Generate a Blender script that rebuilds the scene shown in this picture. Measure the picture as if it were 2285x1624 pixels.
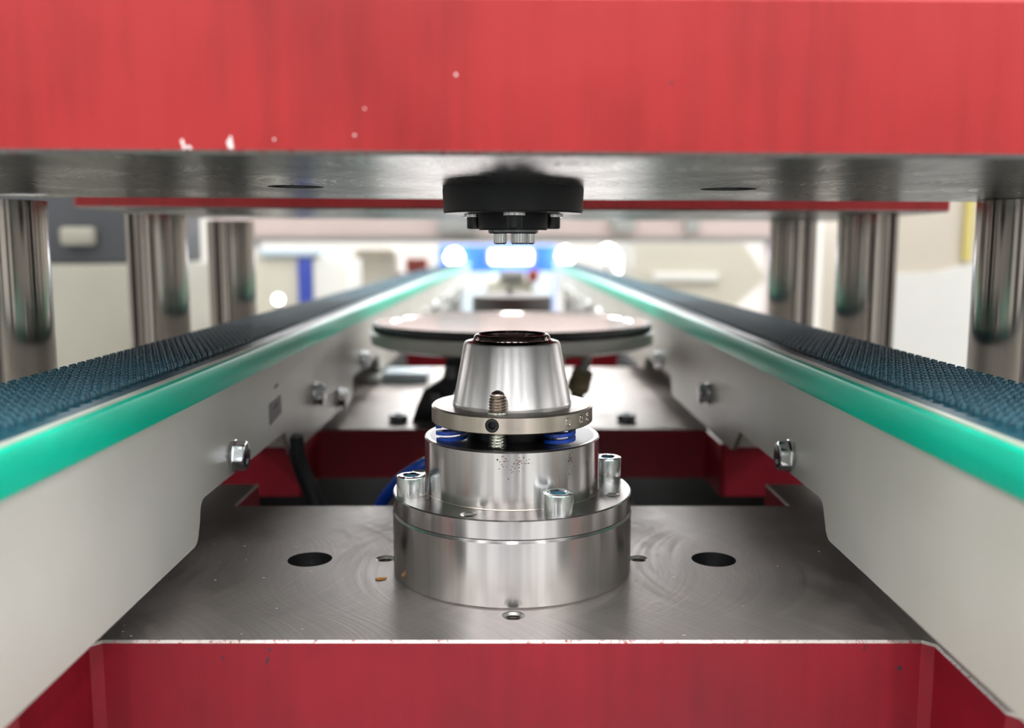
import bpy, bmesh, math, random
import numpy as np
from mathutils import Vector, Matrix

for o in list(bpy.data.objects):
    bpy.data.objects.remove(o, do_unlink=True)
scene = bpy.context.scene
col = scene.collection
S = 0.001                      # all dimensions below are millimetres
PI = math.pi
random.seed(7)
rng = np.random.default_rng(7)

# ------------------------------------------------------------------ camera, exposure, world
cam_d = bpy.data.cameras.new('camera')
cam = bpy.data.objects.new('camera', cam_d)
col.objects.link(cam)
cam.location = (0, -414.4 * S, 145.4 * S)
cam.rotation_euler = (PI / 2 - 0.1258, 0, 0)
cam_d.sensor_width = 36
cam_d.lens = 2080 / 2285 * 36
cam_d.clip_start = 0.01
cam_d.clip_end = 100
cam_d.dof.use_dof = True
cam_d.dof.focus_distance = 0.392
cam_d.dof.aperture_fstop = cam_d.lens / 5.2
scene.camera = cam
vs = scene.view_settings
scene.display_settings.display_device = 'sRGB'
vs.view_transform = 'Standard'
vs.look = 'None'
vs.gamma = 1
vs.use_curve_mapping = False
vs.exposure = 0.12
CEIL_EMIT = 17.0               # unseen ceiling luminaires, guessed to light the hall
WIN_FILL = 7.4                 # glow of unseen windows added to light the machine
WIN_FILL_BACK = 8.0  # rear windows, added to brighten the channel between the conveyors
WIN_FILL_SIDE = 4.0

w = bpy.data.worlds.new('hall_world')
scene.world = w
w.use_nodes = True
w.node_tree.nodes['Background'].inputs[0].default_value = (0.75, 0.85, 1.0, 1)
w.node_tree.nodes['Background'].inputs[1].default_value = 0.6
cy = scene.cycles
cy.max_bounces = 10
cy.diffuse_bounces = 5
cy.glossy_bounces = 6
cy.sample_clamp_indirect = 6
cy.caustics_reflective = False
cy.caustics_refractive = False
cy.use_denoising = True

# ------------------------------------------------------------------ helpers
def srgb(r, g, b):
    f = lambda c: (c / 255 / 12.92) if c <= 10 else (((c / 255) + 0.055) / 1.055) ** 2.4
    return (f(r), f(g), f(b), 1)

class NT:
    def __init__(s, name):
        s.m = bpy.data.materials.new(name); s.m.use_nodes = True
        s.t = s.m.node_tree; s.b = s.t.nodes['Principled BSDF']
    def n(s, typ, **kw):
        nd = s.t.nodes.new(typ)
        for k, v in kw.items(): setattr(nd, k, v)
        return nd
    def l(s, a, b): s.t.links.new(a, b)
    def set(s, **kw):
        for k, v in kw.items(): s.b.inputs[k.replace('_', ' ')].default_value = v
        return s
    def obj(s, scale=(1, 1, 1), loc=(0, 0, 0)):
        tc = s.n('ShaderNodeTexCoord'); mp = s.n('ShaderNodeMapping')
        mp.inputs['Scale'].default_value = scale; mp.inputs['Location'].default_value = loc
        s.l(tc.outputs['Object'], mp.inputs['Vector']); return mp.outputs['Vector']
    def noise(s, vec, scale, detail=4, rough=.55):
        nd = s.n('ShaderNodeTexNoise'); nd.inputs['Scale'].default_value = scale
        nd.inputs['Detail'].default_value = detail; nd.inputs['Roughness'].default_value = rough
        s.l(vec, nd.inputs['Vector']); return nd.outputs['Fac']
    def ramp(s, fac, stops):
        r = s.n('ShaderNodeValToRGB'); e = r.color_ramp.elements
        while len(e) < len(stops): e.new(.5)
        for el, (p, c) in zip(e, stops): el.position = p; el.color = c
        s.l(fac, r.inputs[0]); return r.outputs[0]
    def mr(s, fac, a, b, c, d):
        r = s.n('ShaderNodeMapRange'); 
        for i, v in zip((1, 2, 3, 4), (a, b, c, d)): r.inputs[i].default_value = v
        s.l(fac, r.inputs[0]); return r.outputs[0]
    def math(s, op, a, b=None):
        m = s.n('ShaderNodeMath', operation=op)
        for i, v in enumerate((a, b)):
            if v is None: continue
            if isinstance(v, (int, float)): m.inputs[i].default_value = v
            else: s.l(v, m.inputs[i])
        return m.outputs[0]
    def mix(s, fac, a, b):
        m = s.n('ShaderNodeMix', data_type='RGBA')
        for i, v in ((0, fac), (6, a), (7, b)):
            if isinstance(v, (tuple, float, int)): m.inputs[i].default_value = v
            else: s.l(v, m.inputs[i])
        return m.outputs[2]
    def bump(s, h, strength=.2, dist=.0005):
        b = s.n('ShaderNodeBump'); b.inputs['Strength'].default_value = strength
        b.inputs['Distance'].default_value = dist
        s.l(h, b.inputs['Height']); s.l(b.outputs[0], s.b.inputs['Normal'])

def plain(name, c, rough=.5, metal=0., spec=.5, var=.0, vscale=40):
    t = NT(name); t.set(Base_Color=c, Roughness=rough, Metallic=metal)
    t.b.inputs['Specular IOR Level'].default_value = spec
    if var:
        f = t.noise(t.obj(), vscale)
        lo = tuple(x * (1 - var) for x in c[:3]) + (1,); hi = tuple(min(1, x * (1 + var)) for x in c[:3]) + (1,)
        t.l(t.ramp(f, [(.3, lo), (.7, hi)]), t.b.inputs['Base Color'])
    return t.m

def emit(name, c, k):
    t = NT(name); t.set(Base_Color=(0.8, .8, .8, 1)); t.b.inputs['Emission Color'].default_value = c
    t.b.inputs['Emission Strength'].default_value = k; return t.m

def turned(name, c, rough=.26, aniso=.75, var=.12):
    """lathe-turned steel: fine circumferential grooves, highlights stretched along the axis"""
    t = NT(name); t.set(Base_Color=c, Metallic=1.0, Roughness=rough)
    t.b.inputs['Anisotropic'].default_value = aniso; t.b.inputs['Anisotropic Rotation'].default_value = .25
    tg = t.n('ShaderNodeTangent', direction_type='RADIAL', axis='Z'); t.l(tg.outputs[0], t.b.inputs['Tangent'])
    f = t.noise(t.obj((.2, .2, 1)), 2600, 2)                       # tool grooves round the part
    f2 = t.noise(t.obj((1, 1, .03)), 130, 4)                        # faint bands along the axis, reflection streaks put into the colour
    f3 = t.noise(t.obj(), 28, 3)
    t.l(t.mr(t.math('ADD', f2, f3), .6, 1.4, rough * .8, rough * 1.25), t.b.inputs['Roughness'])
    lo = tuple(x * (1 - var * 2) for x in c[:3]) + (1,)
    t.l(t.ramp(f2, [(.3, lo), (.62, c)]), t.b.inputs['Base Color'])
    t.bump(f, .05, .0001); return t.m

def milled(name, c, rough=.3, R=.075, feed=520, off=(0, 0), strength=.12):
    """face-milled steel: overlapping arcs left by a big cutter"""
    t = NT(name); t.set(Base_Color=c, Metallic=.82, Roughness=rough)
    tc = t.n('ShaderNodeTexCoord'); sx = t.n('ShaderNodeSeparateXYZ'); t.l(tc.outputs['Object'], sx.inputs[0])
    x = t.math('ADD', sx.outputs[0], off[0]); y = t.math('ADD', sx.outputs[1], off[1])
    ym = t.math('MULTIPLY', t.math('PINGPONG', y, R * .8), 1.0)
    arc = t.math('SQRT', t.math('SUBTRACT', R * R, t.math('MULTIPLY', ym, ym)))
    p = t.math('SUBTRACT', x, arc); q = t.math('ADD', x, arc)
    cmb = t.n('ShaderNodeCombineXYZ'); t.l(t.math('MULTIPLY', p, feed), cmb.inputs[0]); t.l(t.math('MULTIPLY', y, 9), cmb.inputs[1])
    n1 = t.noise(cmb.outputs[0], 1.0, 3)
    cmb2 = t.n('ShaderNodeCombineXYZ'); t.l(t.math('MULTIPLY', q, feed * .8), cmb2.inputs[0]); t.l(t.math('MULTIPLY', y, 14), cmb2.inputs[1])
    n2 = t.noise(cmb2.outputs[0], 1.0, 2)
    big = t.noise(tc.outputs['Object'], 16, 3)
    h = t.math('ADD', t.math('MULTIPLY', n1, big), t.math('MULTIPLY', n2, .35))
    t.l(t.mr(t.math('MULTIPLY', t.math('ADD', n1, n2), big), .2, .8, rough * .75, rough * 1.45), t.b.inputs['Roughness'])
    sp = t.noise(tc.outputs['Object'], 420, 2)
    base = t.ramp(t.math('ADD', t.math('MULTIPLY', big, .6), t.math('MULTIPLY', n1, .4)), [(.32, tuple(v * .66 for v in c[:3]) + (1,)), (.66, c)])
    t.l(base, t.b.inputs['Base Color'])
    t.bump(h, strength, .0004); return t.m

def red_paint(name, c, streak=.5):
    t = NT(name); t.set(Roughness=.46)
    t.b.inputs['Specular IOR Level'].default_value = .38
    v = t.obj((1, 1, .06)); st = t.noise(v, 170, 3)                # vertical streaks in tone and bump
    pat = t.noise(t.obj((1, 1, .8)), 11, 4)
    f = t.math('ADD', t.math('MULTIPLY', st, .5 * streak), t.math('MULTIPLY', pat, .62))
    lo = tuple(x * .68 for x in c[:3]) + (1,); hi = (min(1, c[0] * 1.14), c[1] * 1.5 + .004, c[2] * 1.5 + .004, 1)
    t.l(t.ramp(f, [(.28, lo), (.45, c), (.68, hi)]), t.b.inputs['Base Color'])
    lump = t.noise(t.obj((1, 1, 1)), 130, 4)
    mask = t.mr(t.noise(t.obj(), 18, 2), .5, .62, 0, 1)
    t.l(t.mr(pat, .3, .7, .38, .56), t.b.inputs['Roughness'])
    t.bump(t.math('ADD', t.math('MULTIPLY', lump, mask), t.math('MULTIPLY', st, .35)), .22, .0007)
    return t.m

def chipped(name, red, bare):
    t = NT(name); t.set(Roughness=.35)
    f = t.noise(t.obj((1, 1, 1)), 520, 6, .7)
    m = t.mr(f, .53, .66, 0, 1)
    t.l(t.mix(m, bare, red), t.b.inputs['Base Color'])
    t.l(t.mr(m, 0, 1, .8, 0), t.b.inputs['Metallic'])
    t.bump(f, .5, .0006); return t.m

M = {}
M['red'] = red_paint('red_paint', srgb(168, 37, 39))
M['red_low'] = red_paint('red_paint_lower', srgb(152, 25, 42), .35)
M['chip'] = chipped('chipped_edge', srgb(170, 40, 48), srgb(232, 226, 222))
M['chip_dark'] = chipped('worn_edge', srgb(120, 42, 52), srgb(150, 146, 142))
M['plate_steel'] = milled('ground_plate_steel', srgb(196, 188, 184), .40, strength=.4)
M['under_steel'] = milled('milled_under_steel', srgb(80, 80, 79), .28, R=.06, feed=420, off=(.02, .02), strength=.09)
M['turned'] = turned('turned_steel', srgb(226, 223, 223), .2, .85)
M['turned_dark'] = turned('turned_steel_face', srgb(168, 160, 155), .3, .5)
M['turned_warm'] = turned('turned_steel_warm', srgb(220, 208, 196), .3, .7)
M['cone'] = turned('blasted_cone_steel', srgb(228, 224, 222), .32, .6, .06)
M['polished'] = plain('polished_dark_steel', srgb(120, 104, 102), .12, 1.)
M['zinc'] = plain('zinc_plated_steel', srgb(226, 230, 232), .2, 1., var=.08, vscale=300)
M['blue_zinc'] = plain('blue_passivated_steel', srgb(120, 180, 205), .3, .6)
M['zinc_dark'] = plain('dark_zinc_steel', srgb(120, 124, 128), .3, 1.)  # darker grey zinc tone
M['black_ox'] = plain('black_oxide_steel', srgb(40, 40, 43), .34, .4, .5)
M['black_matte'] = plain('black_anodised', srgb(30, 30, 33), .42, .2, .5, .1, 200)
M['hole'] = plain('bore_steel', srgb(225, 222, 216), .3, .9)
M['bore_mid'] = plain('threaded_bore', srgb(120, 114, 108), .28, 1.)  # darker than the rim: shade of the hole's depth is in the colour
M['bore_dark'] = plain('blackened_bore', srgb(92, 92, 94), .35, .9)
M['gap_shade'] = plain('gap_shade_steel', srgb(62, 60, 60), .3, .9)  # dark tone standing for shade between sleeve and spring plate
M['spring'] = plain('blue_spring_paint', srgb(24, 72, 180), .22, 0, .6)
M['thread'] = plain('threaded_zinc_steel', srgb(222, 222, 214), .24, 1.)
M['thread_dark'] = plain('burnished_thread', srgb(190, 176, 164), .3, 1.)
M['panel'] = None
def panel_mat():
    t = NT('off_white_powder_coat'); c = srgb(214, 211, 203)
    f = t.noise(t.obj(), 9, 3)
    t.l(t.ramp(f, [(.3, srgb(205, 203, 192)), (.7, srgb(219, 216, 209))]), t.b.inputs['Base Color'])
    t.set(Roughness=.36); t.b.inputs['Specular IOR Level'].default_value = .5
    t.bump(t.noise(t.obj(), 900, 2), .05, .0002); return t.m
M['panel'] = panel_mat()
def green_mat():
    t = NT('green_polyethylene'); f = t.noise(t.obj((1, .15, 1)), 60, 5)
    t.l(t.ramp(f, [(.3, srgb(0, 200, 165)), (.7, srgb(10, 224, 188))]), t.b.inputs['Base Color'])
    t.set(Roughness=.34); t.b.inputs['Subsurface Weight'].default_value = .12
    t.b.inputs['Subsurface Radius'].default_value = (.002, .006, .004); t.b.inputs['Subsurface Scale'].default_value = .4
    t.bump(t.noise(t.obj((1, .1, 1)), 400, 3), .06, .0002); return t.m
M['green'] = green_mat()
M['rail'] = plain('worn_pale_rail', srgb(206, 214, 200), .4, .1, .5, .1, 60)
M['teal'] = plain('teal_belt_rubber', srgb(28, 82, 98), .42, 0, .4, .12, 260)
M['teal_dark'] = plain('teal_belt_core', srgb(14, 44, 58), .6)
M['sticker'] = plain('grey_sticker', srgb(122, 116, 120), .5)
M['ink'] = plain('dark_ink', srgb(58, 48, 62), .5)
M['stamp'] = plain('stamped_steel', srgb(214, 204, 194), .14, 1.)
M['hose_blue'] = plain('blue_hose', srgb(24, 84, 200), .3)
M['hose_black'] = plain('black_hose_rubber', srgb(30, 36, 38), .5)
M['brass'] = plain('brass_fitting', srgb(214, 200, 160), .35, .6)
M['white_plastic'] = plain('white_plastic', srgb(222, 226, 222), .4)
M['drum'] = plain('pale_grey_drum', srgb(226, 226, 218), .35, .0, .5, .05)
M['disc_steel'] = plain('polished_disc_steel', srgb(225, 213, 209), .08, 1.)
M['rubber'] = plain('black_rubber', srgb(14, 14, 15), .45)
M['hub'] = plain('dark_hub_steel', srgb(60, 50, 49), .5, .2)
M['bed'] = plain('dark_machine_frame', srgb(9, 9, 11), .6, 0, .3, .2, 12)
M['flake'] = plain('pale_primer', srgb(240, 232, 232), .5)
M['swarf'] = plain('copper_swarf', srgb(196, 132, 60), .4, .3)
M['cream'] = plain('cream_enamel', srgb(192, 188, 174), .45, 0, .4, .03, 6)
M['ivory'] = plain('ivory_enamel', srgb(186, 178, 164), .45, 0, .4, .03, 6)
M['white'] = plain('white_enamel', srgb(212, 212, 207), .45, 0, .4, .02, 6)
M['pinkish'] = plain('pale_rose_enamel', srgb(190, 174, 170), .5, 0, .4, .04, 5)
M['grey'] = plain('mid_grey_enamel', srgb(150, 150, 148), .5, 0, .4, .06, 6)
M['greydark'] = plain('charcoal_enamel', srgb(72, 74, 78), .5, 0, .4, .1, 6)
M['olive'] = plain('grey_beige_enamel', srgb(150, 148, 136), .5, 0, .4, .08, 5)
M['blue'] = plain('bright_blue_enamel', srgb(40, 110, 225), .4)
M['navy'] = plain('navy_enamel', srgb(44, 66, 160), .4)
M['lightblue'] = plain('pale_blue_enamel', srgb(196, 212, 222), .4)
M['yellow'] = plain('yellow_enamel', srgb(200, 186, 110), .4)
M['redbrown'] = plain('rust_red_enamel', srgb(150, 70, 62), .5)
M['floor'] = plain('grey_floor_paint', srgb(192, 193, 194), .45, 0, .4, .06, 3)
M['wall'] = plain('off_white_wall', srgb(214, 210, 202), .8, 0, .2, .05, 1.5)
M['wall_dark'] = plain('dark_brown_grey_wall', srgb(82, 78, 76), .8, 0, .2, .1, 1.5)
M['wall_mid'] = plain('mid_grey_wall', srgb(150, 147, 142), .8, 0, .2, .08, 1.5)
M['ceiling'] = plain('pale_ceiling', srgb(190, 190, 188), .8, 0, .2, .05, 1.5)
M['lamp'] = emit('ceiling_fill_light', (1.0, .985, .965, 1), CEIL_EMIT)
M['fill_glaze'] = emit('fill_glazing', (.94, .97, 1.0, 1), WIN_FILL)
M['fill_glaze_side'] = emit('fill_side_glazing', (.98, .98, 1.0, 1), WIN_FILL_SIDE)
M['fill_glaze_back'] = emit('fill_back_glazing', (.98, .99, 1.0, 1), WIN_FILL_BACK)
M['fill_glaze_left'] = emit('dim_fill_glazing', (.98, .98, 1.0, 1), WIN_FILL_SIDE * .35)  # left panes dimmed so more light comes from the right
M['led'] = emit('led_light', (1.0, .98, .92, 1), 9)
M['frame'] = plain('grey_window_frame', srgb(110, 112, 114), .5)

def fin(bm, ang=32):
    bmesh.ops.recalc_face_normals(bm, faces=bm.faces[:])
    lim = math.radians(ang)
    for f in bm.faces: f.smooth = True
    for e in bm.edges:
        if len(e.link_faces) == 2:
            if e.calc_face_angle(0) > lim: e.smooth = False
        else: e.smooth = False

def obj(name, bm, mats, parent=None, loc=(0, 0, 0), rot=(0, 0, 0), recalc=True):
    if recalc: fin(bm)
    me = bpy.data.meshes.new(name); bm.to_mesh(me); bm.free()
    for m in (mats if isinstance(mats, (list, tuple)) else [mats]): me.materials.append(M[m])
    o = bpy.data.objects.new(name, me); col.objects.link(o)
    o.location = [v * S for v in loc]; o.rotation_euler = rot
    if parent: o.parent = parent
    return o

def tag(o, label=None, cat=None, group=None, kind=None):
    if label: o['label'] = label
    if cat: o['category'] = cat
    if group: o['group'] = group
    if kind: o['kind'] = kind
    return o

def thing(name, label, cat, loc=(0, 0, 0), rot=(0, 0, 0), group=None):
    o = bpy.data.objects.new(name, None); col.objects.link(o)
    o.empty_display_size = .02
    o.location = [v * S for v in loc]; o.rotation_euler = rot
    return tag(o, label, cat, group)

def dup_tree(o, parent=None):
    c = o.copy(); col.objects.link(c); c.parent = parent
    for ch in list(o.children): dup_tree(ch, c)
    return c

def V(bm, p): return bm.verts.new((p[0] * S, p[1] * S, p[2] * S))

def box(bm, x0, x1, y0, y1, z0, z1, bev=0, seg=2):
    r = bmesh.ops.create_cube(bm, size=1)
    for v in r['verts']:
        v.co = Vector(((x0 + x1) / 2 + v.co.x * (x1 - x0), (y0 + y1) / 2 + v.co.y * (y1 - y0), (z0 + z1) / 2 + v.co.z * (z1 - z0))) * S
    if bev:
        es = list({e for v in r['verts'] for e in v.link_edges})
        bmesh.ops.bevel(bm, geom=es, offset=bev * S, segments=seg, affect='EDGES', profile=.5)
    return bm

def newbox(*a, **k): return box(bmesh.new(), *a, **k)

def loft(bm, loops, cap0=True, cap1=True, mi=None):
    rings = [[V(bm, p) for p in lp] for lp in loops]
    n = len(rings[0])
    for k in range(len(rings) - 1):
        a, b = rings[k], rings[k + 1]
        for i in range(n):
            f = bm.faces.new((a[i], a[(i + 1) % n], b[(i + 1) % n], b[i]))
            if mi: f.material_index = mi[k]
    if cap0: bm.faces.new(list(reversed(rings[0])))
    if cap1:
        f = bm.faces.new(rings[-1])
        if mi: f.material_index = mi[-1]
    return bm

def ring(r, z, n=96, cx=0, cyy=0):
    return [(cx + r * math.cos(2 * PI * i / n), cyy + r * math.sin(2 * PI * i / n), z) for i in range(n)]

def hexring(af, z, n=48, cx=0, cyy=0, ph=0):
    out = []
    for i in range(n):
        a = 2 * PI * i / n; k = ((a + PI / 6) % (PI / 3)) - PI / 6
        r = af / 2 / math.cos(k); out.append((cx + r * math.cos(a + ph), cyy + r * math.sin(a + ph), z))
    return out

def lathe(prof, n=96, cap0=True, cap1=True, cx=0, cyy=0, bm=None, mi=None):
    return loft(bm or bmesh.new(), [ring(max(r, .02), z, n, cx, cyy) for r, z in prof], cap0, cap1, mi)

def prism(bm, poly, lo, hi, axis='z'):
    def P(a, b, c): return {'z': (a, b, c), 'x': (c, a, b), 'y': (a, c, b)}[axis]
    A = [V(bm, P(a, b, lo)) for a, b in poly]; B = [V(bm, P(a, b, hi)) for a, b in poly]
    n = len(poly)
    for i in range(n): bm.faces.new((A[i], A[(i + 1) % n], B[(i + 1) % n], B[i]))
    bm.faces.new(list(reversed(A))); bm.faces.new(B)
    return bm

def tube(bm, pts, r, n=12):
    pts = [Vector(p) for p in pts]; loops = []
    t0 = (pts[1] - pts[0]).normalized(); up = Vector((0, 0, 1)) if abs(t0.z) < .9 else Vector((1, 0, 0))
    u = t0.cross(up).normalized()
    for i, p in enumerate(pts):
        t = (pts[min(i + 1, len(pts) - 1)] - pts[max(i - 1, 0)]).normalized()
        u = (u - t * u.dot(t)).normalized(); v = t.cross(u)
        loops.append([tuple(p + (u * math.cos(2 * PI * k / n) + v * math.sin(2 * PI * k / n)) * r) for k in range(n)])
    return loft(bm, loops)

def spline(P, m=10):
    P = [Vector(p) for p in P]; Q = [P[0]] + P + [P[-1]]; out = []
    for i in range(1, len(Q) - 2):
        for k in range(m):
            t = k / m; a, b, c, d = Q[i - 1], Q[i], Q[i + 1], Q[i + 2]
            out.append(.5 * ((2 * b) + (c - a) * t + (2 * a - 5 * b + 4 * c - d) * t * t + (3 * b - a - 3 * c + d) * t ** 3))
    out.append(P[-1]); return out

def cut(o, holes, extra=None):
    """real holes: list of (cx, cy, r, z0, z1) cylinders removed from object o"""
    bm = extra or bmesh.new()
    for cx, cyy, r, z0, z1 in holes: lathe([(r, z0), (r, z1)], 48, True, True, cx, cyy, bm)
    bmesh.ops.recalc_face_normals(bm, faces=bm.faces[:])
    me = bpy.data.meshes.new('cutter'); bm.to_mesh(me); bm.free()
    c = bpy.data.objects.new('cutter', me); col.objects.link(c)
    md = o.modifiers.new('holes', 'BOOLEAN'); md.operation = 'DIFFERENCE'; md.object = c; md.solver = 'EXACT'
    bpy.context.view_layer.update()
    # both objects are evaluated with their own transforms, so the cutter takes the transform of the object
    c.matrix_world = o.matrix_world.copy(); bpy.context.view_layer.update()
    dg = bpy.context.evaluated_depsgraph_get()
    nm = bpy.data.meshes.new_from_object(o.evaluated_get(dg))
    o.modifiers.remove(md); old = o.data; o.data = nm; bpy.data.meshes.remove(old)
    bpy.data.objects.remove(c, do_unlink=True); bpy.data.meshes.remove(me)

def paint_faces(o, rules):
    """material slots by the way each face looks and where it lies"""
    bm = bmesh.new(); bm.from_mesh(o.data)
    for f in bm.faces: f.material_index = rules(f.normal, f.calc_center_median() / S)
    lim = math.radians(30)
    for f in bm.faces: f.smooth = False
    bm.to_mesh(o.data); bm.free()

def text_mesh(txt, size, depth, mat, parent, mtx, name):
    cu = bpy.data.curves.new('text', 'FONT'); cu.body = txt; cu.size = size * S; cu.extrude = depth * S
    cu.align_x = 'CENTER'; cu.align_y = 'CENTER'
    t = bpy.data.objects.new('text', cu); col.objects.link(t); bpy.context.view_layer.update()
    me = bpy.data.meshes.new_from_object(t.evaluated_get(bpy.context.evaluated_depsgraph_get()))
    bpy.data.objects.remove(t, do_unlink=True)
    o = bpy.data.objects.new(name, me); col.objects.link(o); me.materials.clear(); me.materials.append(M[mat])
    o.parent = parent; o.matrix_local = mtx; return o

# ------------------------------------------------------------------ hall (setting)
FZ, CZ = -950, 2500
XW, Y0, Y1 = 4200, -3600, 6400
def struct(name, bm, m, parent=None):
    o = obj(name, bm, m, parent)
    if not parent: o['kind'] = 'structure'
    return o
struct('floor', newbox(-XW, XW, Y0, Y1, FZ - 60, FZ), 'floor')
ceil_o = struct('ceiling', newbox(-XW, XW, Y0, Y1, CZ, CZ + 60), 'ceiling')
struct('wall_left', newbox(-XW - 100, -XW, Y0, Y1, FZ, CZ), 'wall_mid')
struct('wall_right', newbox(XW, XW + 100, Y0, Y1, FZ, CZ), 'wall_mid')
struct('wall_back', newbox(-XW, XW, Y1, Y1 + 100, FZ, CZ), 'wall')
struct('wall_front', newbox(-XW, XW, Y0 - 100, Y0, FZ, CZ), 'wall_dark')
def fill_window(n, axis, pos, a0, a1, z0, z1, sgn, fill_glaze):  # unseen glowing windows, added as light sources
    bm = bmesh.new(); t = 40
    def b(u0, u1, v0, v1, d0, d1):
        if axis == 'y': box(bm, u0, u1, *sorted((pos + sgn * d0, pos + sgn * d1)), v0, v1)
        else: box(bm, *sorted((pos + sgn * d0, pos + sgn * d1)), u0, u1, v0, v1)
    b(a0, a1, z0, z0 + t, 0, 50); b(a0, a1, z1 - t, z1, 0, 50); b(a0, a0 + t, z0, z1, 0, 50); b(a1 - t, a1, z0, z1, 0, 50)
    o = struct('fill_window_%d' % n, bm, 'frame')
    nb = 2
    for k in range(nb):
        u0 = a0 + (a1 - a0) * k / nb; u1 = a0 + (a1 - a0) * (k + 1) / nb
        bm = bmesh.new(); b(u0 + t, u1 - t / 2, z0 + t, z1 - t, 8, 20); obj('pane', bm, fill_glaze, o)
for i, xc in enumerate((-3300, -2000, -700, 600, 1900, 3200)):
    fill_window(i + 1, 'y', Y0, xc - 380, xc + 380, 1450, 2400, 1, 'fill_glaze')
for i, yc in enumerate((-1300, 1700, 4500)):
    fill_window(7 + i, 'x', -XW, yc - 1000, yc + 1000, 700, 1900, 1, 'fill_glaze_left')
    fill_window(10 + i, 'x', XW, yc - 1000, yc + 1000, 700, 1900, -1, 'fill_glaze_side')
for i, xc in enumerate((-2600, 0, 2600)):  # unseen rear windows, added to light the channel from behind
    fill_window(13 + i, 'y', Y1, xc - 1150, xc + 1150, 780, 2350, -1, 'fill_glaze_back')
k_ = 0
for x0, x1, m in ((-3300, -2300, 'white'), (-1500, -800, 'white'), (-330, -60, 'greydark'), (-20, 60, 'white'), (100, 300, 'greydark'), (560, 760, 'white'), (1100, 2100, 'white'), (2700, 3500, 'white')):
    k_ += 1
    struct('streak_panel_%d' % k_, newbox(x0, x1, Y0, Y0 + 60, FZ, 320, bev=4), m)  # unseen wall panels added for vertical streaks in the steel reflections
first = None
for xc in (-2600, -1300, 0, 1300, 2600):  # unseen ceiling lights, placed by guess for their light
    for yc in (-2500, -900, 800, 2500, 4200):
        if first is None:
            first = obj('fill_luminaire', newbox(-140, 140, -700, 700, -60, -.5, bev=6), 'white', ceil_o, (xc, yc, CZ))
            obj('diffuser', newbox(-120, 120, -680, 680, -72, -61), 'lamp', first)
        else:
            c = dup_tree(first, ceil_o); c.location = (xc * S, yc * S, CZ * S)

# ------------------------------------------------------------------ machine bed
bed = thing('machine_bed', 'dark steel machine frame below the red base plates', 'machine frame', (0, 0, FZ))
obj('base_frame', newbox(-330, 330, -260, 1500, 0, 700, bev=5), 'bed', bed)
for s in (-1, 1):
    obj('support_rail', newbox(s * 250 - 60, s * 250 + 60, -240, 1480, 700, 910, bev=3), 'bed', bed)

# ------------------------------------------------------------------ lower die plates
def hexsocket_screw(name, parent, loc, R, h, af, depth, mats, rot=(0, 0, 0), ch=.7, sub='hex_socket'):
    n = 48
    loops = [ring(R, 0, n), ring(R, h - ch, n), ring(R - ch * .35, h - ch * .3, n), ring(R - ch, h, n), ring(af / 2 * 1.3, h, n), hexring(af, h - .5, n)]
    o = obj(name, loft(bmesh.new(), loops, True, False), mats[0], parent, loc, rot)
    obj(sub, loft(bmesh.new(), [hexring(af, h - .5, n), hexring(af, h - depth, n)], False, True), mats[1], o)
    return o

def thread_hole(parent, x, y, z, r=3.4, depth=12):
    prof = [(r + 1.15, 0.02), (r + .2, -1.0)]; zz = -1.0
    while zz > -depth:
        prof += [(r + .25, zz - .1), (r - .35, zz - .6)]; zz -= 1.1
    return obj('threaded_hole', lathe(prof, 40, False, True, mi=[0] + [1] * len(prof)), ('hole', 'bore_mid'), parent, (x, y, z))

def die_plate(label, y0, poly, holes, cbores, threads, mats):
    t = thing('base_plate', label, 'base plate', (0, y0, 0), group='red base plates along the machine')
    bm = prism(bmesh.new(), poly, -40, 0)
    bmesh.ops.recalc_face_normals(bm, faces=bm.faces[:])
    es = [e for e in bm.edges if all(abs(v.co.z) < 1e-6 for v in e.verts)]
    bmesh.ops.bevel(bm, geom=es, offset=.9 * S, segments=1, affect='EDGES')
    o = obj('plate_body', bm, mats, t)
    if holes: cut(o, holes)
    def rule(n, c):
        for hx, hy, r, z0, z1 in holes:
            if (c.x - hx) ** 2 + (c.y - hy) ** 2 < (r + .05) ** 2 and c.z < -.01 and c.z > -39: return 3
        if n.z > .95: return 0
        if n.z > .2: return 2
        return 1
    paint_faces(o, rule)
    for x, y in cbores:
        hexsocket_screw('socket_screw', t, (x, y, -15), 8.2, 8.5, 7, 5, ('black_ox', 'rubber'))
    for x, y in threads: thread_hole(t, x, y, -.3)
    return t

XI = 155.5
def hpoly(yf, yb, af, ab, XO=312, f=3.5):
    return [(-XO, af), (-XI - 3, af), (-XI, af + 3), (-XI, yf - f), (-XI + f, yf), (XI - f, yf), (XI, yf - f), (XI, af + 3), (XI + 3, af), (XO, af),
            (XO, ab), (XI + .5, ab), (XI + .5, yb), (-XI - .5, yb), (-XI - .5, ab), (-XO, ab)]
CB = [(-94.6, 7), (94.4, 7)]
TH = [(0.5, -60), (-59.4, 8), (59.3, 8)]
H1 = [(x, y, 10.3, -24, 5) for x, y in CB] + [(x, y, 4.5, -13, 5) for x, y in TH]
p1 = die_plate('nearest red base plate with scratched grey steel top carrying the steel cone tool', 0, hpoly(-84, 98, -140, 146), H1, CB, TH,
               ('plate_steel', 'red_low', 'chip', 'bore_dark'))
p2 = die_plate('second red base plate behind the first, below the wide black-rimmed disc', 404, hpoly(-84, 300, -140, 330), [], [], [],
               ('plate_steel', 'red_low', 'chip', 'bore_dark'))
p3 = die_plate('farthest red base plate, under the dark hub between the conveyors', 808 + 40, [(-137, -60), (137, -60), (137, 200), (-137, 200)], [], [], [],
               ('plate_steel', 'red_low', 'chip', 'bore_dark'))
p3.location.z = 18 * S
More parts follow.
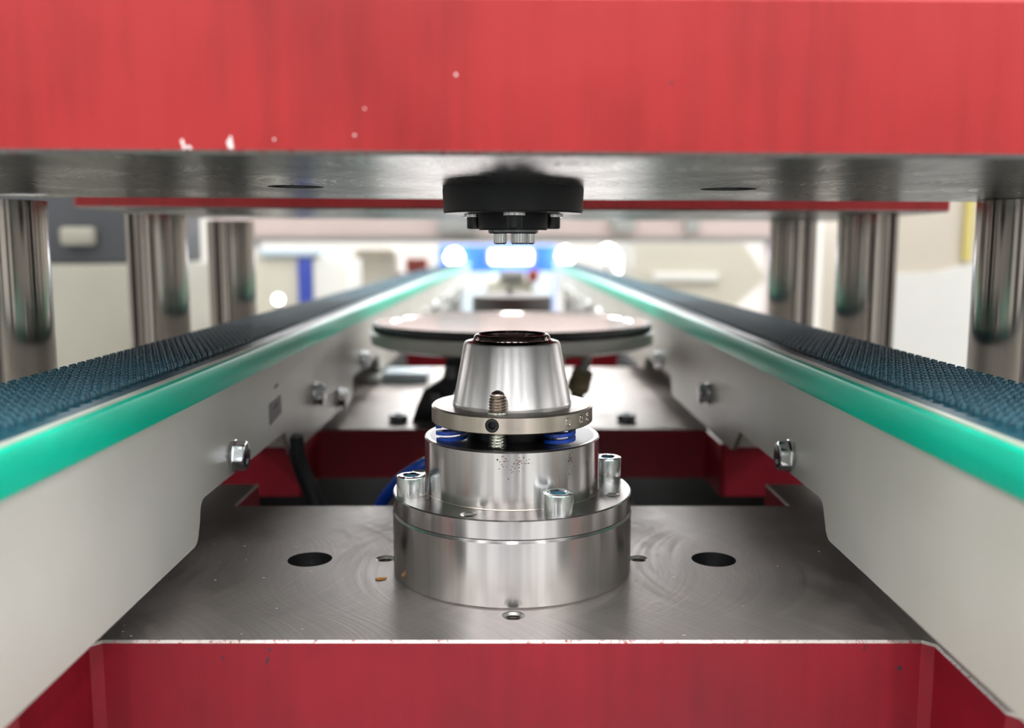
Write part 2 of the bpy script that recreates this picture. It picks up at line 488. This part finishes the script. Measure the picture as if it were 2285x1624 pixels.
# marks on the front face of the first plate
def blotch(name, parent, mat, c, rx, rz, tilt, y, n=11):
    bm = bmesh.new(); pts = []
    for i in range(n):
        a = 2 * PI * i / n; k = random.uniform(.65, 1.15)
        u, v = rx * k * math.cos(a), rz * k * math.sin(a)
        pts.append((c[0] + u * math.cos(tilt) - v * math.sin(tilt), c[1] + u * math.sin(tilt) + v * math.cos(tilt)))
    prism(bm, pts, y - .12, y + .3, 'y'); return obj(name, bm, mat, parent)
for cx, cz, rx, rz, tl in ((-91, -7.6, .5, 2.0, -.35), (-90, -3.4, .45, .8, -.3), (-107.5, -6.4, .5, .6, .2), (131, -2.6, .25, 1.5, -.3), (144.5, -10.6, .9, 1.1, 0.3)):
    blotch('paint_chip', p1, 'ink', (cx, cz), rx, rz, tl, -84)

# ------------------------------------------------------------------ upper press plates
def press_plate(label, y0, screws):
    t = thing('press_plate', label, 'press plate', (0, y0, 171), (0, math.radians(.3), 0), group='red press plates overhead')
    bm = newbox(-314, 314, -142, 110, 0, 44.6)
    bmesh.ops.bevel(bm, geom=bm.edges[:], offset=1.3 * S, segments=1, affect='EDGES')
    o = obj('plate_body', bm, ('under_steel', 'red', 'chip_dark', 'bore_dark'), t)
    hs = [(x, 6, 12.3, -5, 16) for x in (-96, 96)]
    if screws: cut(o, hs)
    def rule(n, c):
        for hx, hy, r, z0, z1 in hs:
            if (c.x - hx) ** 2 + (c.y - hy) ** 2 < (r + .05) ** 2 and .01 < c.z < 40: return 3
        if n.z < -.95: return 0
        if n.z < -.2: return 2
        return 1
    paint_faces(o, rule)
    if screws:
        for x in (-96, 96):
            hexsocket_screw('socket_screw', t, (x, 6, 16), 10, 13.5, 8, 5, ('black_ox', 'rubber'), (PI, 0, 0))
    return t
u1 = press_plate('large red press plate overhead with grey steel underside, filling the top', 0, True)
u2 = press_plate('farther red press plate seen as a thin red line below the near one', 404, False)
for cx, cz, rx, rz, tl in ((-94.2, 3.3, .55, 1.0, .1), (-93.8, 1.9, .6, .6, .4), (-92.4, 2.0, .9, .6, -.3), (-80.6, 2.9, 1.0, 1.5, 0), (-80.4, 4.6, .45, .9, 0), (-68, 4.3, .3, .35, 0),
                           (-45, 5.6, .5, .4, 0), (-16, 22.5, .45, .5, 0), (45, 20.6, .5, .5, 0), (-42, 13, .3, .3, 0)):
    blotch('paint_chip', u1, 'flake' if cx < 40 else 'ink', (cx, cz), rx, rz, tl, -142)

# unseen press frame added to block overhead light, joined to both plates by rams
blocker = thing('light_blocker_press', 'unseen dark frame added above the red press plates to block light', 'press', (0, 0, 330))
obj('blocker_body', newbox(-438, 438, 30, 470, -34, 200, bev=6), 'bed', blocker)
for y in (60, 394):
    for x in (-180, 180): obj('ram', lathe([(32, -113.2), (32, -33)], 40), 'zinc_dark', blocker, (x, y, 0))
for sx in (-1, 1): obj('side_column', newbox(sx * 620 - 40, sx * 620 + 40, 180, 320, FZ - 330, 200, bev=4), 'bed', blocker)
obj('cross_beam', newbox(-660, 660, 170, 330, 200.5, 300, bev=4), 'bed', blocker)

# ------------------------------------------------------------------ guide pillars
def pillar_bm():
    return lathe([(25, 0), (25, 6), (22, 7), (22, 17.5), (21.6, 18), (21.6, 19.2), (22, 19.7), (22, 169.2)], 64)
M['pillar'] = turned('hardened_pillar_steel', srgb(158, 152, 147), .13, .55, .1)
PX = 270
pl = [(-PX, 85, 'hard steel guide pillar nearest at the left edge, behind the left belt'), (PX, 85, 'hard steel guide pillar nearest at the right edge, behind the right belt'),
      (-PX, 300, 'front guide pillar of the left far pair, pale reflections'), (PX, 300, 'front guide pillar of the right far pair, beside the bright cabinet'),
      (-PX, 489, 'rear guide pillar of the left far pair, darker and farther'), (PX, 489, 'rear guide pillar of the right far pair, beside the white hood')]
proto = None
for x, y, lab in pl:
    if proto is None: proto = obj('guide_pillar', pillar_bm(), 'pillar'); o = proto
    else: o = proto.copy(); col.objects.link(o)
    o.location = (x * S, y * S, 0); tag(o, lab, 'pillar', 'guide pillars of the presses')

# ------------------------------------------------------------------ main tool
tool = thing('forming_tool', 'stacked turned steel tool with cone top on the nearest base plate', 'tool')
obj('base_ring', lathe([(53.4, 0), (54, .7), (54, 27.2), (53.2, 28.2)], 160), 'turned', tool)
FT = 36.8
obj('gap_ring', lathe([(53.0, 28.2), (53.0, 28.8)], 128), 'bore_dark', tool)
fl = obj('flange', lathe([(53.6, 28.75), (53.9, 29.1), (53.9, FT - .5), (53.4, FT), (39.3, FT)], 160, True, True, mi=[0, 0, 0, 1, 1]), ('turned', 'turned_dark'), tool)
TP = [(-17.7, -44.6), (43.9, -14.8), (-44.7, 29.7)]
cut(fl, [(x, y, 3.6, 30, 40) for x, y in TP])
for x, y in TP: thread_hole(tool, x, y, FT - .3, 2.6, 6)
ST = 61.4
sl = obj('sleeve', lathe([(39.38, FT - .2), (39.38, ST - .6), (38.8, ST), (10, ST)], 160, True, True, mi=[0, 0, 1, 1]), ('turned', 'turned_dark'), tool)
obj('seam_line', lathe([(39.6, FT), (39.42, FT + .35)], 128, False, False), 'thread_dark', tool)
for i, (x, y) in enumerate(((18.9, -43.2), (-44.2, -14.6), (45.6, 21.5))):
    hexsocket_screw('cap_screw', tool, (x, y, FT), 6.5, 9, 6, 4.2, ('zinc', 'blue_zinc'), (0, 0, i * .4))
obj('inner_post', lathe([(20.5, ST - 2), (20.5, 68)], 64), 'rubber', tool)  # widened and blackened to stand for the shade in the spring gap
obj('spring_gap_shade', lathe([(37, ST - .3), (37, ST + .06)], 96), 'gap_shade', tool)  # dark disc under the springs paints the shade of the gap
# springs
def spring_bm(r=7.0, turns=2.0, z0=0, h=6.9, tw=2.4, th=1.5):
    bm = bmesh.new(); loops = []; N = int(turns * 28)
    for i in range(N + 1):
        a = 2 * PI * i / 28; z = z0 + th / 2 + (h - th) * i / N
        c, s_ = math.cos(a), math.sin(a)
        loops.append([((r - tw) * c, (r - tw) * s_, z - th / 2), (r * c, r * s_, z - th / 2), (r * c, r * s_, z + th / 2), ((r - tw) * c, (r - tw) * s_, z + th / 2)])
    return loft(bm, loops)
for i, (x, y) in enumerate(((20.5, -19.5), (-26.5, -12), (4, 27))):
    obj('spring', spring_bm(), 'spring', tool, (x, y, ST - .4), (0, 0, 2.2 + i * 1.3))
# spring plate
R0, RB, RT = 36.1, 67.9, 75.5
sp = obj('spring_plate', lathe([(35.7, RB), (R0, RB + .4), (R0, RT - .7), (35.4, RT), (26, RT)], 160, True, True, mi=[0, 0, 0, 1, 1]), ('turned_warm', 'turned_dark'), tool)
# grub screw in the rim
a_s = math.atan2(-35.1, -8.3)
rb_ = lathe([(2.95, 0), (2.95, 8)], 40)
bmesh.ops.transform(rb_, matrix=Matrix.Translation((31.5 * S * math.cos(a_s), 31.5 * S * math.sin(a_s), 71.7 * S)) @ Matrix.Rotation(a_s + PI / 2, 4, 'Z') @ Matrix.Rotation(PI / 2, 4, 'X'), verts=rb_.verts[:])
cut(sp, [], rb_)
g = hexsocket_screw('grub_screw', tool, (33.6 * math.cos(a_s), 33.6 * math.sin(a_s), 71.7), 2.85, 2.75, 2.6, 2.2, ('black_ox', 'rubber'))
g.rotation_euler = (PI / 2, 0, a_s + PI / 2)
# stamped figures on the rim
def rim_glyph(kind, a0, zc, hw, hh):
    bm = bmesh.new(); R = R0 + .02
    def P(u, v): 
        a = a0 + u / R; return (R * math.cos(a), R * math.sin(a), zc + v)
    def oval(v0, w_, h_):
        tube(bm, [P(w_ * math.cos(t), v0 + h_ * math.sin(t)) for t in np.linspace(0, 2 * PI, 25)], .2, 6)
    if kind == '0': oval(0, hw, hh)
    else:
        oval(hh * .5, hw * .85, hh * .5); oval(-hh * .5, hw, hh * .5)
    return obj('stamped_figure', bm, 'stamp', sp)
rim_glyph('0', math.atan2(-27.5, 24.0), 71.6, 1.25, 1.9)
rim_glyph('0', math.atan2(-20.6, 29.8), 71.6, 1.1, 1.9)
rim_glyph('8', math.atan2(-15.5, 32.6), 71.6, 1.1, 2.0)
# threaded stud
def thread_rod(L, R, p=1.25, dep=.62, n=36, z0=0, tip=True):
    bm = bmesh.new(); loops = []; per = 4; nz = int(L / p * per * 2)
    for k in range(nz + 1):
        z = z0 + L * k / nz; lp = []
        for i in range(n):
            ph = (z / p - i / n) % 1; tri = abs(2 * ph - 1)
            fade = min(1, (z0 + L - z) / 2.2); r = R - dep * (1 - tri) - (0 if fade >= 1 else .55 * (1 - fade))
            lp.append((r * math.cos(2 * PI * i / n), r * math.sin(2 * PI * i / n), z))
        loops.append(lp)
    if tip:
        zt = z0 + L
        for rr, dz in ((R - 1.0, .15), (R - 1.15, .9), (R - 1.5, 1.3), (.9, 2.15), (.3, 2.25)): loops.append(ring(rr, zt + dz, n))
    return loft(bm, loops)
stud = obj('threaded_stud', thread_rod(14.2, 3.95), 'thread', tool, (-6.0, -29.6, ST - .3))
obj('stud_end', thread_rod(8.3, 3.9), 'thread_dark', tool, (-6.0, -29.6, ST + 13.7))
obj('lock_ring', lathe([(3.95, 0), (4.15, .3), (4.15, 1.2), (3.9, 1.5)], 40), 'thread', tool, (-6.0, -29.6, RT))
# cone
obj('cone_body', lathe([(26.6, RT - .1), (26.7, RT + .7), (26.3, RT + 1.4), (21.5, 102.6), (20.9, 103.4)], 160), 'cone', tool)
obj('cone_lip', lathe([(20.9, 103.3), (20.2, 103.6), (18.0, 103.8), (17.3, 104.3), (16.9, 105.9), (16.3, 106.5), (15.2, 106.7), (14.2, 105.8), (13.8, 101)], 128), 'polished', tool)
# rust marks on the sleeve
M['rust'] = plain('rust_stain', srgb(120, 88, 70), .6, .4)
bm = bmesh.new()
def rust(ac, zc, n_, sa, sz):
    for k in range(n_):
        a = ac + random.gauss(0, sa) / 39.4; z = min(max(zc + random.gauss(0, sz), FT + .4), ST - 1.2); r = random.uniform(.08, .3)
        q = []
        for i in range(6):
            t = 2 * PI * i / 6; aa = a + r * 1.3 * math.cos(t) / 39.4; zz = z + r * random.uniform(.6, 1.2) * math.sin(t)
            q.append((39.44 * math.cos(aa), 39.44 * math.sin(aa), zz))
        bm.faces.new([V(bm, p) for p in q])
rust(math.atan2(-39, 2.5), 57, 40, 2.5, 1.6); rust(math.atan2(-31, 24.5), 56.5, 40, 1.0, 1.8); rust(math.atan2(-39, -4), 56, 14, 1.2, 2.2)
rs = obj('rust_spots', bm, 'rust', tool); rs['kind'] = 'stuff'
# ------------------------------------------------------------------ upper clamping head
head = thing('clamping_head', 'black round clamping head bolted under the near red press plate', 'clamping head', (0.5, 7, 171))
obj('flange_disc', lathe([(31.2, .3), (31.4, -1), (31.0, -10.6), (30.4, -11.3)], 128), 'black_matte', head)
obj('clamp_body', lathe([(15.2, -11.2), (15.5, -12), (15.5, -18), (14.9, -18.6)], 96), 'black_matte', head)
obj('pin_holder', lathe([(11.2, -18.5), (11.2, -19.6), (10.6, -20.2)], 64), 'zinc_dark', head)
for k in range(5):
    a = 2 * PI * k / 5 + .42 - PI / 2
    obj('guide_pin', lathe([(2.6, -20), (2.6, -24.2), (2.0, -24.8)], 24), 'zinc', head, (7.2 * math.cos(a), 7.2 * math.sin(a), 0))
for k, (x, y) in enumerate(((-17.5, 8.5), (17.9, 8.5), (0.5, -16.6))):
    wz = obj('washer', lathe([(4.9, -11.4), (4.9, -12.6)], 32), 'zinc', head, (x, y, 0))
    hexsocket_screw('cap_screw', head, (x, y, -12.5), 3.6, 5.4, 3, 2, ('black_ox', 'rubber'), (PI, 0, 0))

# ------------------------------------------------------------------ second station: wide disc fixture
d2 = thing('disc_fixture', 'wide round steel disc with black rubber rim behind the cone tool', 'disc fixture', (0, 404, 0))
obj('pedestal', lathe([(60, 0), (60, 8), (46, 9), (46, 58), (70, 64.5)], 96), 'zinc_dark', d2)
obj('drum', lathe([(116, 60), (123, 62.5), (123.4, 72), (120, 73.4)], 128), 'drum', d2)
obj('rubber_rim', lathe([(118.5, 73.2), (121.2, 73.6), (121.6, 76), (121.3, 78.6), (120.2, 80), (118.9, 80.5), (117.7, 80.2), (117.7, 76)], 128, False, False), 'rubber', d2)
obj('disc_top', lathe([(117.8, 79), (117.8, 80.3), (106, 80.3), (104.5, 79.2), (20, 79.2)], 128), 'disc_steel', d2)
br = obj('clamp_bracket', prism(bmesh.new(), [(-84, 0), (-52, 0), (-50, 16), (-44, 30), (-40, 56), (-54, 54), (-58, 36), (-74, 26), (-80, 12)], -52, -36, 'y'), 'black_ox', d2)
bm = bmesh.new(); 
for (x, y, z, r, l) in ((-62, -54, 20, 5, 5), (-50, -54, 42, 5, 5)): lathe([(r, -l), (r, l)], 24, cx=0, cyy=0, bm=bm); bmesh.ops.translate(bm, verts=bm.verts[-48:], vec=Vector((x, y, z)) * S)
obj('clamp_screw', bm, 'zinc_dark', br)
ft = obj('hose_fitting', lathe([(8, 0), (10, 2), (10, 9), (8.5, 11), (9.5, 13), (9, 19), (6, 21)], 28), 'brass', d2, (55, -40, 24), (.35, .25, 0))
obj('nipple', lathe([(4.2, 20), (3.6, 26), (4.4, 28), (3.4, 34), (2.6, 36)], 20), 'white_plastic', ft)
obj('fitting_post', lathe([(6, 0), (6, 26)], 20), 'black_ox', d2, (55, -40, 0))
for sx, sy in ((-95, -50), (96, -48), (-60, 130), (70, 130)):
    hexsocket_screw('socket_screw', d2, (sx, sy, 0), 8, 6, 7, 3, ('zinc_dark', 'rubber'))

sb = thing('sensor_block', 'pale blue-grey block lying on the second plate, left of the disc', 'block', (-112, 590, 0))
obj('block_body', newbox(-26, 22, -24, 24, 0, 12, bev=2), 'lightblue', sb)
obj('block_cap', newbox(-44, -27, -30, 6, 0, 9, bev=3), 'white_plastic', sb)

hb = thing('dark_hub', 'dark round hub with a small spike beyond the wide disc', 'hub', (0, 808, 18))
obj('hub_body', lathe([(62, 0), (62, 24), (52, 26), (52, 60), (50.5, 63), (30, 65), (24, 66.5)], 72), 'hub', hb)
obj('spike', lathe([(7, 66), (4, 69), (2.2, 75), (.6, 76)], 24), 'hub', hb, (-3, 0, 0))

# ------------------------------------------------------------------ conveyors
YA, YB = -345, 2650
def hex_bolt(parent, s, y, z, Xf, first_mark=True, rot=0.2, k=1.0):
    """head axis points from the panel towards the machine axis; s = side (-1 left, +1 right)"""
    e = Matrix(((0, 0, -s), (0, 1, 0), (s, 0, 0))).to_euler() if s > 0 else Matrix(((0, 0, 1), (0, 1, 0), (-1, 0, 0))).to_euler()
    n = 48
    loops = [hexring(13 * k, 1.6, n, ph=rot), hexring(13 * k, 6.2, n, ph=rot)]
    cr = []
    for p in hexring(13 * k, 6.7, n, ph=rot):
        r = math.hypot(p[0], p[1]); q = min(r, 6.62 * k); cr.append((p[0] * q / r, p[1] * q / r, 6.75))
    loops += [cr, ring(5.9 * k, 7.1, n)]
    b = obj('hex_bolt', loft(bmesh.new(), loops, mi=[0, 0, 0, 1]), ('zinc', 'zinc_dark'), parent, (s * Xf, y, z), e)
    obj('washer', lathe([(8.0 * k, .05), (8.15 * k, .4), (8.15 * k, 1.4), (7.9 * k, 1.65)], 48), 'zinc', b)
    if first_mark:
        T = Matrix.Translation((0, 0, 7.1 * S))
        # seen from the machine axis the head's own x axis runs up or down; turn the marks upright
        q = Matrix.Rotation(PI / 2 if s < 0 else -PI / 2, 4, 'Z')
        text_mesh('8.8', 3.6, .12, 'zinc', b, T @ q @ Matrix.Translation((0, -3.0 * S, 0)), 'grade_mark')
        text_mesh('X', 3.2, .12, 'zinc', b, T @ q @ Matrix.Translation((0, 3.2 * S, 0)), 'maker_mark')
    return b

def conveyor(s, label, zl):
    t = thing('belt_conveyor', label, 'conveyor', (s * 170, 0, 0), group='belt conveyors beside the tooling')
    X = lambda a: s * a - s * 170
    XF = 140
    # side panel with recesses over every base plate
    low = [(YA, zl)]
    for k in range(0, 6):
        b = 404 * k
        def arc(cx, cz, r, a0, a1): return [(cx + r * math.cos(a), cz + r * math.sin(a)) for a in np.linspace(a0, a1, 6)]
        low += [(b - 18, zl)] + arc(b - 17, zl + 7, 7, -PI / 2, -.25) + [(b - 8.3, zl + 9)] + arc(b - 1, 25.5, 6.5, PI - .2, PI / 2) + [(b + 150, 32), (b + 166, zl + 1.5), (b + 169, zl)]
    low += [(YB, zl)]
    poly = low + [(YB, 80), (YA, 80)]
    lo_, hi_ = sorted((X(XF), X(XF + 3)))
    bm = prism(bmesh.new(), poly, lo_, hi_, 'x')
    pn = obj('side_panel', bm, 'panel', t)
    # green guide strip
    prof = [(138.4, 77), (138.1, 77.6), (138.1, 88.4), (138.6, 89.6), (139.6, 90.2), (141.0, 90.2), (141.0, 77)]
    def extr(prof, y0=YA, y1=YB, ny=1):
        bm = bmesh.new(); loops = [[(X(a), y0 + (y1 - y0) * k / ny, z) for a, z in prof] for k in range(ny + 1)]
        return loft(bm, loops)
    obj('guide_strip', extr(prof), 'green', t)
    obj('wear_rail', extr([(140.4, 89.6), (140.4, 90.7), (140.8, 91), (142.7, 91), (143, 90.7), (143, 89.6)]), 'rail', t)
    obj('slider_bed', extr([(143.2, 82), (143.2, 86.4), (200.6, 86.4), (200.6, 82)]), 'panel', t)
    obj('outer_panel', extr([(201, 14), (201, 89), (204, 89), (204, 14)]), 'panel', t)
    # belt: core, edge band, cross bars between the perforations, field
    bm = bmesh.new()
    for a0, a1, z0, z1 in ((143.2, 147.2, 88.9, 91.0), (149.6, 200, 88.9, 91.0)):
        loft(bm, [[(X(a0), y, z0), (X(a0), y, z1), (X(a1), y, z1), (X(a1), y, z0)] for y in (YA, YB)])
    y = YA
    nb = 0
    while y < 900:
        a, b = sorted((X(147.0), X(149.8)))
        box(bm, a, b, y, y + 5.7, 89, 90.98); y += 8.5
    box(bm, *sorted((X(147.0), X(149.8))), y, YB, 89, 90.98)
    belt = obj('belt', bm, 'teal', t)
    obj('belt_core', extr([(143.2, 86.5), (143.2, 88.88), (200, 88.88), (200, 86.5)]), 'teal_dark', belt)
    bm = bmesh.new(); 
    # nubs: quincunx of small blunt cones
    ys = np.arange(YA + 4, YB - 4, 8.5); vs_, fs_ = [], []
    n = 6; ang = np.arange(n) * 2 * PI / n + PI / 6
    cols = []
    for yy in ys:
        for xx in np.arange(152.2, 199.6, 3.4): cols += [(xx, yy - 1.55), (xx, yy + 1.55)]
    cols = np.array(cols); N = len(cols)
    jit = rng.normal(0, .09, (N, 2)); cxy = cols + jit
    prof = ((1.3, 90.9), (1.1, 92.6), (.75, 93.1))
    VV = np.zeros((N, len(prof) * n, 3))
    for q, (r, z) in enumerate(prof):
        VV[:, q * n:(q + 1) * n, 0] = s * (cxy[:, :1] + r * np.cos(ang)) - s * 170
        VV[:, q * n:(q + 1) * n, 1] = cxy[:, 1:] + r * np.sin(ang)
        VV[:, q * n:(q + 1) * n, 2] = z
    base = np.arange(N)[:, None, None] * (len(prof) * n)
    quads = []
    for q in range(len(prof) - 1):
        for i in range(n):
            i2 = (i + 1) % n; quads.append((q * n + i, q * n + i2, (q + 1) * n + i2, (q + 1) * n + i))
    quads = np.array(quads)
    if s < 0: quads = quads[:, ::-1]
    tops = [tuple(range((len(prof) - 1) * n, len(prof) * n))]
    Q = (base + quads[None]).reshape(-1, 4); T6 = (base + np.array(tops)[None])[:, 0, :]
    if s < 0: T6 = T6[:, ::-1]
    me = bpy.data.meshes.new('belt_nubs')
    nv = N * len(prof) * n; nq = len(Q); nt = len(T6)
    me.vertices.add(nv); me.vertices.foreach_set('co', (VV.reshape(-1) * S).astype(np.float32))
    me.loops.add(nq * 4 + nt * 6); me.loops.foreach_set('vertex_index', np.concatenate([Q.reshape(-1), T6.reshape(-1)]).astype(np.int32))
    me.polygons.add(nq + nt); me.polygons.foreach_set('loop_start', np.concatenate([np.arange(nq) * 4, nq * 4 + np.arange(nt) * 6]).astype(np.int32))
    me.update(calc_edges=True); me.validate(); me.materials.append(M['teal'])
    nb = bpy.data.objects.new('belt_nubs', me); col.objects.link(nb); nb.parent = belt; nb['kind'] = 'stuff'
    for b in (-110, 250, 700, 1500):
        obj('support_bracket', newbox(*sorted((X(160), X(196))), b, b + 40, 0.2, 82, bev=1), 'panel', t)
    for b in (1900, 2500):
        obj('floor_leg', newbox(*sorted((X(160), X(196))), b, b + 40, FZ, 82, bev=2), 'grey', t)
    # bolts
    for k in range(5):
        for (yy, zz, mk, rt) in ((44, 41, k == 0, .16 if s < 0 else .52), (238 + (4 if s > 0 else 0), 41, False, .3)):
            hex_bolt(t, s, yy + 404 * k, zz, XF, mk, rt).location.x = (X(XF)) * S
    if s < 0:
        hex_bolt(t, s, 328, 24, XF, False, .1).location.x = X(XF) * S
        st = obj('sticker', prism(bmesh.new(), [(115.4, 43.4), (116.4, 42.3), (143.4, 45.2), (142.6, 55.6), (141.6, 56.5), (116.2, 55.2), (115.2, 54.2)], X(XF) + .0, X(XF) + .25, 'x'), 'sticker', t)
        tag(st, 'small grey rounded sticker with a dark dash')
        obj('sticker_mark', prism(bmesh.new(), [(123, 51.0), (124, 50.2), (135, 51.4), (135.5, 52.6), (131, 53.2)], X(XF) + .2, X(XF) + .35, 'x'), 'ink', st)
        obj('pen_mark', prism(bmesh.new(), [(127, 62.6), (129, 61.8), (137, 62.6), (138, 64), (132, 64.2)], X(XF), X(XF) + .15, 'x'), 'ink', t)
    return t
conveyor(-1, 'left conveyor with teal nubbed belt, green guide strip and stickered white panel', 13.5)
conveyor(1, 'right conveyor with darker teal nubbed belt, green strip and plain white panel', 16.3)

# ------------------------------------------------------------------ small loose things
rod = obj('black_cable', tube(bmesh.new(), spline([(-137.5, 167, 26), (-137, 168, 14), (-133.5, 170, 0), (-124.5, 170, -22), (-110, 172, -62), (-104, 180, -160), (-100, 190, -249)]), 5.2, 16), 'hose_black')
tag(rod, 'black rubber cable slanting down from under the left conveyor panel', 'cable')
hz = obj('blue_hose', tube(bmesh.new(), spline([(-84, 130, -120), (-86, 138, -45), (-82, 140, -15), (-68, 125, 6), (-53, 112, 19), (-36, 120, 24), (-20, 150, 14), (0, 200, -30), (10, 240, -120)]), 4, 14), 'hose_blue')
tag(hz, 'bright blue air hose curving behind the steel flange', 'hose')
cr = bmesh.new()
loft(cr, [[(-2.6, -.5, .1), (-2.2, .4, .1), (-2.4, .1, .5)], [(-.8, -.9, .05), (-.4, .9, .05), (-.6, 0, .9)], [(1.0, -.5, .1), (.9, .8, .1), (1, .2, .8)], [(2.8, .5, .2), (2.7, .9, .2), (2.8, .7, .5)]])
sw = obj('metal_chip', cr, 'swarf', None, (-57.7, -19.3, 0), (0, 0, .25)); tag(sw, 'tiny orange metal chip lying left of the round steel base', 'chip')
bm = bmesh.new()
for k in range(60):
    x, y = random.uniform(-150, 150), random.uniform(-80, 90)
    if math.hypot(x, y) < 58 or min(math.hypot(x - a, y - b) for a, b in CB) < 13: continue
    r = random.choice((.15, .2, .25, .4)); box(bm, x - r, x + r * 2, y - r * .6, y + r * .6, 0, .15)
ds = obj('metal_dust', bm, 'flake'); tag(ds, 'scattered pale specks of dust on the near steel plate', 'dust', kind='stuff')

# ------------------------------------------------------------------ machines behind
def on_floor(z): return z - FZ
g = thing('machine_gantry', 'long pale rose machine beam crossing behind both conveyors', 'gantry', (0, 2400, FZ))
obj('beam', newbox(-900, 900, 0, 160, on_floor(172), on_floor(360), bev=8), 'pinkish', g)
obj('beam_skirt', newbox(-900, 900, 14, 150, on_floor(156), on_floor(172)), 'grey', g)
for x in (-840, 840): obj('post', newbox(x - 50, x + 50, 20, 140, 0, on_floor(156), bev=4), 'pinkish', g)
for x, w_ in ((331, 36), (535, 22), (-160, 60)): obj('carriage', newbox(x - w_, x + w_, -30, -.5, on_floor(185), on_floor(268), bev=4), 'grey', g)

m1 = thing('cream_machine', 'cream machine cabinet with pale blue top, left behind the belts', 'machine', (-560, 1900, FZ))
obj('cabinet', newbox(-95, 40, 0, 260, 0, on_floor(132), bev=6), 'cream', m1)
obj('top_tray', newbox(-60, 90, -12, 200, on_floor(120), on_floor(141), bev=4), 'lightblue', m1)
obj('blue_post', newbox(32, 66, -8, 30, 0, on_floor(118), bev=3), 'navy', m1)
obj('white_door', newbox(68, 150, -4, 240, 0, on_floor(112), bev=4), 'white', m1)
lamp = thing('work_lamp', 'small bright round work lamp left of the navy post', 'lamp', (-527, 1690, 26))
obj('lamp_bulb', lathe([(1, -11), (8, -8), (11, 0), (8, 8), (1, 11)], 20), 'led', lamp)
obj('lamp_stem', lathe([(4, -976), (4, -10)], 12), 'greydark', lamp)

m2 = thing('cream_console', 'rounded cream console with rust-red knobs beyond the left belt', 'console', (-430, 2600, FZ))
obj('cabinet', newbox(-80, 60, 0, 200, 0, on_floor(140), bev=18), 'cream', m2)
for dx in (105, 140): obj('knob', newbox(dx - 18, dx + 18, 0, 60, on_floor(60), on_floor(108), bev=8), 'redbrown', m2)
obj('knob_shelf', newbox(60, 190, -10, 120, on_floor(20), on_floor(60), bev=3), 'pinkish', m2)
obj('shelf_post', newbox(150, 180, 30, 90, 0, on_floor(20)), 'pinkish', m2)

m3 = thing('blue_machine', 'bright blue machine front with lamps at the far end between the conveyors', 'machine', (-60, 3400, FZ))
obj('cabinet', newbox(-240, 240, 0, 400, 0, on_floor(150), bev=10), 'blue', m3)
obj('lower_skirt', newbox(-230, 230, -6, -.4, 0, on_floor(40), bev=2), 'lightblue', m3)
lm = None
for x, z, lab in ((-232, 100, 'round white lamp at the left end of the blue machine'), (216, 108, 'round white lamp at the right end of the blue machine'),
                  (385, 116, 'small white lamp farther right, upper of the two beside the hood'), (442, 74, 'white lamp farther right, lower of the two beside the hood')):
    if lm is None:
        lm = thing('signal_lamp', lab, 'lamp', (x, 3360, z), group='white lamps far behind')
        obj('lamp_bulb', lathe([(2, -36), (25, -26), (36, 0), (25, 26), (2, 36)], 24), 'led', lm)
        obj('lamp_stem', lathe([(6, FZ - 60), (6, -34)], 12), 'greydark', lm)
    else:
        c = dup_tree(lm); c.location = (x * S, 3360 * S, z * S); c['label'] = lab
lt = thing('tube_lamp', 'long white tube lamp across the middle of the blue machine', 'lamp', (0, 3370, 102))
bm = tube(bmesh.new(), [(-92, 0, 0), (84, 0, 0)], 24, 16); obj('tube', bm, 'led', lt)
for x in (-92, 84): obj('end_cap', newbox(x - 6, x + 6, -26, 29.5, -26, 26, bev=2), 'white', lt)

m4 = thing('transfer_carriage', 'blurred pale carriage between the conveyors in front of the blue machine', 'carriage', (0, 1700, FZ))
obj('carriage_body', newbox(-60, 50, 0, 160, 0, on_floor(70), bev=12), 'cream', m4)
obj('carriage_top', newbox(-30, 30, -20, 60, on_floor(71), on_floor(92), bev=6), 'grey', m4)
obj('red_knob', newbox(34, 60, -30, -4, on_floor(66), on_floor(94), bev=6), 'redbrown', m4)

hd = thing('white_hood', 'white machine hood with sloped right corner, right behind the belts', 'machine hood', (330, 1900, FZ))
obj('hood_body', prism(bmesh.new(), [(-26, 0), (210, 0), (210, on_floor(-14)), (302, on_floor(66)), (240, on_floor(152)), (-26, on_floor(152))], 0, 300, 'y'), 'cream', hd)
obj('light_strip', newbox(16, 178, -14, -.5, on_floor(58), on_floor(80), bev=4), 'white', hd)
obj('lower_cover', newbox(-20, 205, -10, -.5, 0, on_floor(-10), bev=3), 'white', hd)

cb = thing('white_cabinet', 'tall bright white cabinet at the right with a yellow side stripe', 'cabinet', (640, 1100, FZ))
obj('cabinet_body', newbox(-42, 220, 0, 300, 0, on_floor(330), bev=6), 'ivory', cb)
obj('lower_door', prism(bmesh.new(), [(-40, 0), (180, 0), (180, on_floor(120)), (96, on_floor(117)), (40, on_floor(104)), (-40, on_floor(101))], -14, -.5, 'y'), 'white', cb)
obj('yellow_stripe', newbox(85, 96, -10, -.5, on_floor(122), on_floor(330)), 'yellow', cb)
obj('door_handle', newbox(20, 30, -30, -14.2, on_floor(-190), on_floor(-110), bev=2), 'grey', cb)

mg = thing('grey_machine', 'grey machine at the left with dark upper housing and beige lower panel', 'machine', (-760, 1100, FZ))
obj('lower_panel', newbox(-320, 170, 0, 320, 0, on_floor(116), bev=5), 'olive', mg)
obj('upper_housing', newbox(-320, 155, 20, 320, on_floor(116.5), on_floor(360), bev=5), 'greydark', mg)
obj('grey_cover', newbox(30, 85, 0, 19.5, on_floor(146), on_floor(176), bev=6), 'olive', mg)
